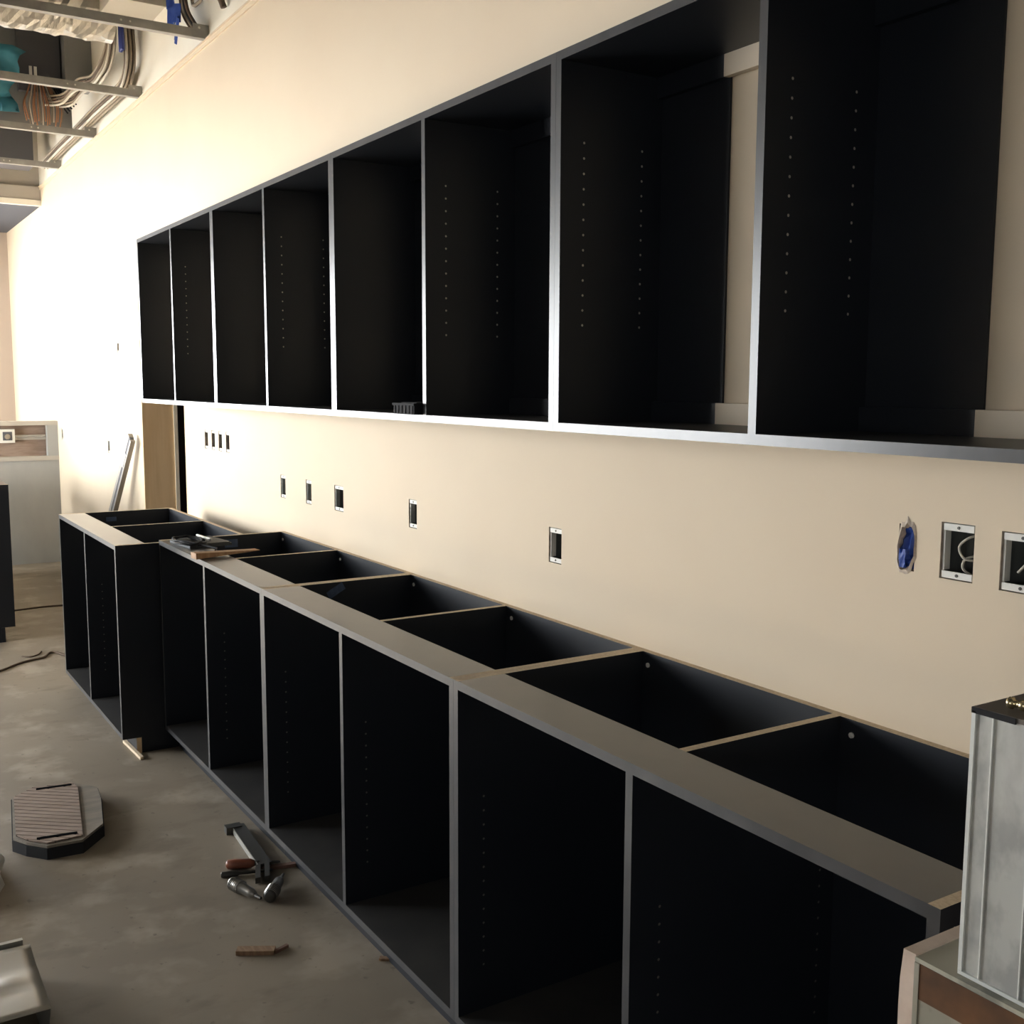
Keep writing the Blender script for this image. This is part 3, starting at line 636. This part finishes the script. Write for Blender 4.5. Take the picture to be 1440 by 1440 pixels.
# folded sheet metal at the lower left
t = thing('sheet_metal_pan', 'folded bright sheet metal pan at the bottom left corner', 'sheet metal', (0, 0, 0))
g = []
A, B_, Cc, D_ = Vector((-2.861, -1.85, .10)), Vector((-2.845, -1.286, .10)), Vector((-2.512, -1.292, .10)), Vector((-2.50, -1.85, .10))
nx, ny = 14, 20
for i in range(nx+1):
    row = []
    for j in range(ny+1):
        u, v = i/nx, j/ny; p = A.lerp(B_, v).lerp(D_.lerp(Cc, v), u)
        q = abs((u-.52)+(v-.86)*0.55); p.z += 0.012*max(0, 1-q/.12)*min(1, max(0, (v-.3)*4))*(1 if v < .95 else .3)+0.004*math.sin(u*6+v*3)
        row.append(tuple(p))
    g.append(row)
sp = MB().grid(g)
o = sp.build('top_sheet', 'sheet', t, True, False); o.modifiers.new('thickness', 'SOLIDIFY').thickness = 0.0015
sf = MB()
for i in range(nx): sf.poly([g[i][ny], g[i+1][ny], (g[i+1][ny][0], g[i+1][ny][1]-.012, 0), (g[i][ny][0], g[i][ny][1]-.012, 0)])
sf.build('side_flange', 'sheet', t, False, False)
MB().box(-2.875, -2.862, -1.85, -1.30, 0.0, .108).build('end_lip', 'steel', t)
t = thing('metal_tray', 'dark green lined tray with a bright rim below the sheet metal pan', 'tray', (0, 0, 0))
MB().box(-2.47, -2.20, -1.85, -1.30, 0, .05).build('body', 'dark_steel', t); MB().box(-2.475, -2.46, -1.85, -1.285, .05, .07).build('rim', 'steel', t)
# crumpled plastic bag
pb = MB(); nu, nv = 16, 9; pg = []
for jj in range(nv+1):
    ph = math.pi/2*jj/nv; row = []
    for i in range(nu):
        a = 2*math.pi*i/nu; r = 1+.12*math.sin(3*a+jj)+random.uniform(-.09, .09)
        row.append((.17*r*math.cos(ph)*math.cos(a), .11*r*math.cos(ph)*math.sin(a), .13*math.sin(ph)*(1+random.uniform(-.1, .1))))
    pg.append(row)
pb.grid([r+[r[0]] for r in pg])
o = pb.build('plastic_bag', 'film', None, True, False); o.location = (-3.53, -1.37, 0); tag(o, 'crumpled clear plastic bag on the floor at the left edge', 'plastic bag')

# ------------------------------------------------------------------ metal boxes at the lower right
t = thing('metal_crate', 'scuffed metal crate with a rust-brown band, lower right foreground', 'crate', (-.703, -.684, 0))
MB().box(0, .45, 0, .40, 0, .895).build('body', 'olive', t)
MB().box(-.001, .45, -.002, .40, .895, .90).build('lid', 'dusty_top', t)
MB().box(.006, .45, -.003, 0, .855, .895).build('rust_band', 'rust', t)
MB().box(0, .006, -.004, 0, 0, .895).build('corner_angle', 'olive', t)
MB().box(.006, .45, -.0025, 0, .60, .855).build('face_panel', 'olive', t)
pe = MB(); n = 26
for side in (0, 1):
    pass
prof = []
for k in range(n+1):
    z = .902*k/n; prof.append((-.0195-random.uniform(0, .0022)+(.004 if k == n else 0), z))
prof += [(-.0005, .902), (-.0005, 0)]
pe.prism(prof, 1, -.001, .40).build('edge_board', 'pale_board', t)
# galvanised duct box on top
t = thing('galvanised_box', 'tall galvanised box with a black capped top standing on the metal crate', 'metal box', (-.658, -.674, .9005))
MB().box(0, .30, 0, .26, 0.004, .283).build('body', 'galv', t)
MB().box(.022, .0235, -.0022, 0, 0.004, .283).build('seam', 'hem', t); MB().box(.066, .0675, -.0022, 0, 0.004, .283).build('seam', 'hem', t)
MB().box(-.001, .0035, -.0025, .003, 0.002, .284).build('corner_edge', 'hem', t)
MB().box(-.0005, .30, -.003, .0, 0.0, .004).build('bottom_hem', 'hem', t)
MB().box(-.0005, .30, -.001, .26, .283, .288).build('cap', 'cap', t)
MB().box(-.0015, .047, -.0025, .0, .2815, .2875).build('front_gasket', 'rubber', t); MB().box(-.0015, -.0002, -.001, .03, .262, .2875).build('side_gasket', 'rubber', t)
MB().box(.03, .30, .10, .104, .288, .294).build('cap_rib', 'cap', t)
f = MB().lathe((.022, .022, .2945), (1, .12, .0), [(0, .0045), (.002, .0062), (.006, .0062), (.007, .004), (.013, .004), (.014, .0058), (.019, .0058), (.02, .004), (.03, .004), (.031, .0065), (.045, .0065)], 12).build('hose_fitting', 'brass', t, True)
MB().lathe((.0222, .0218, .2945), (-1, -.12, 0), [(0, .0032), (.0008, .003)], 10).build('bore', 'wire_black', f)
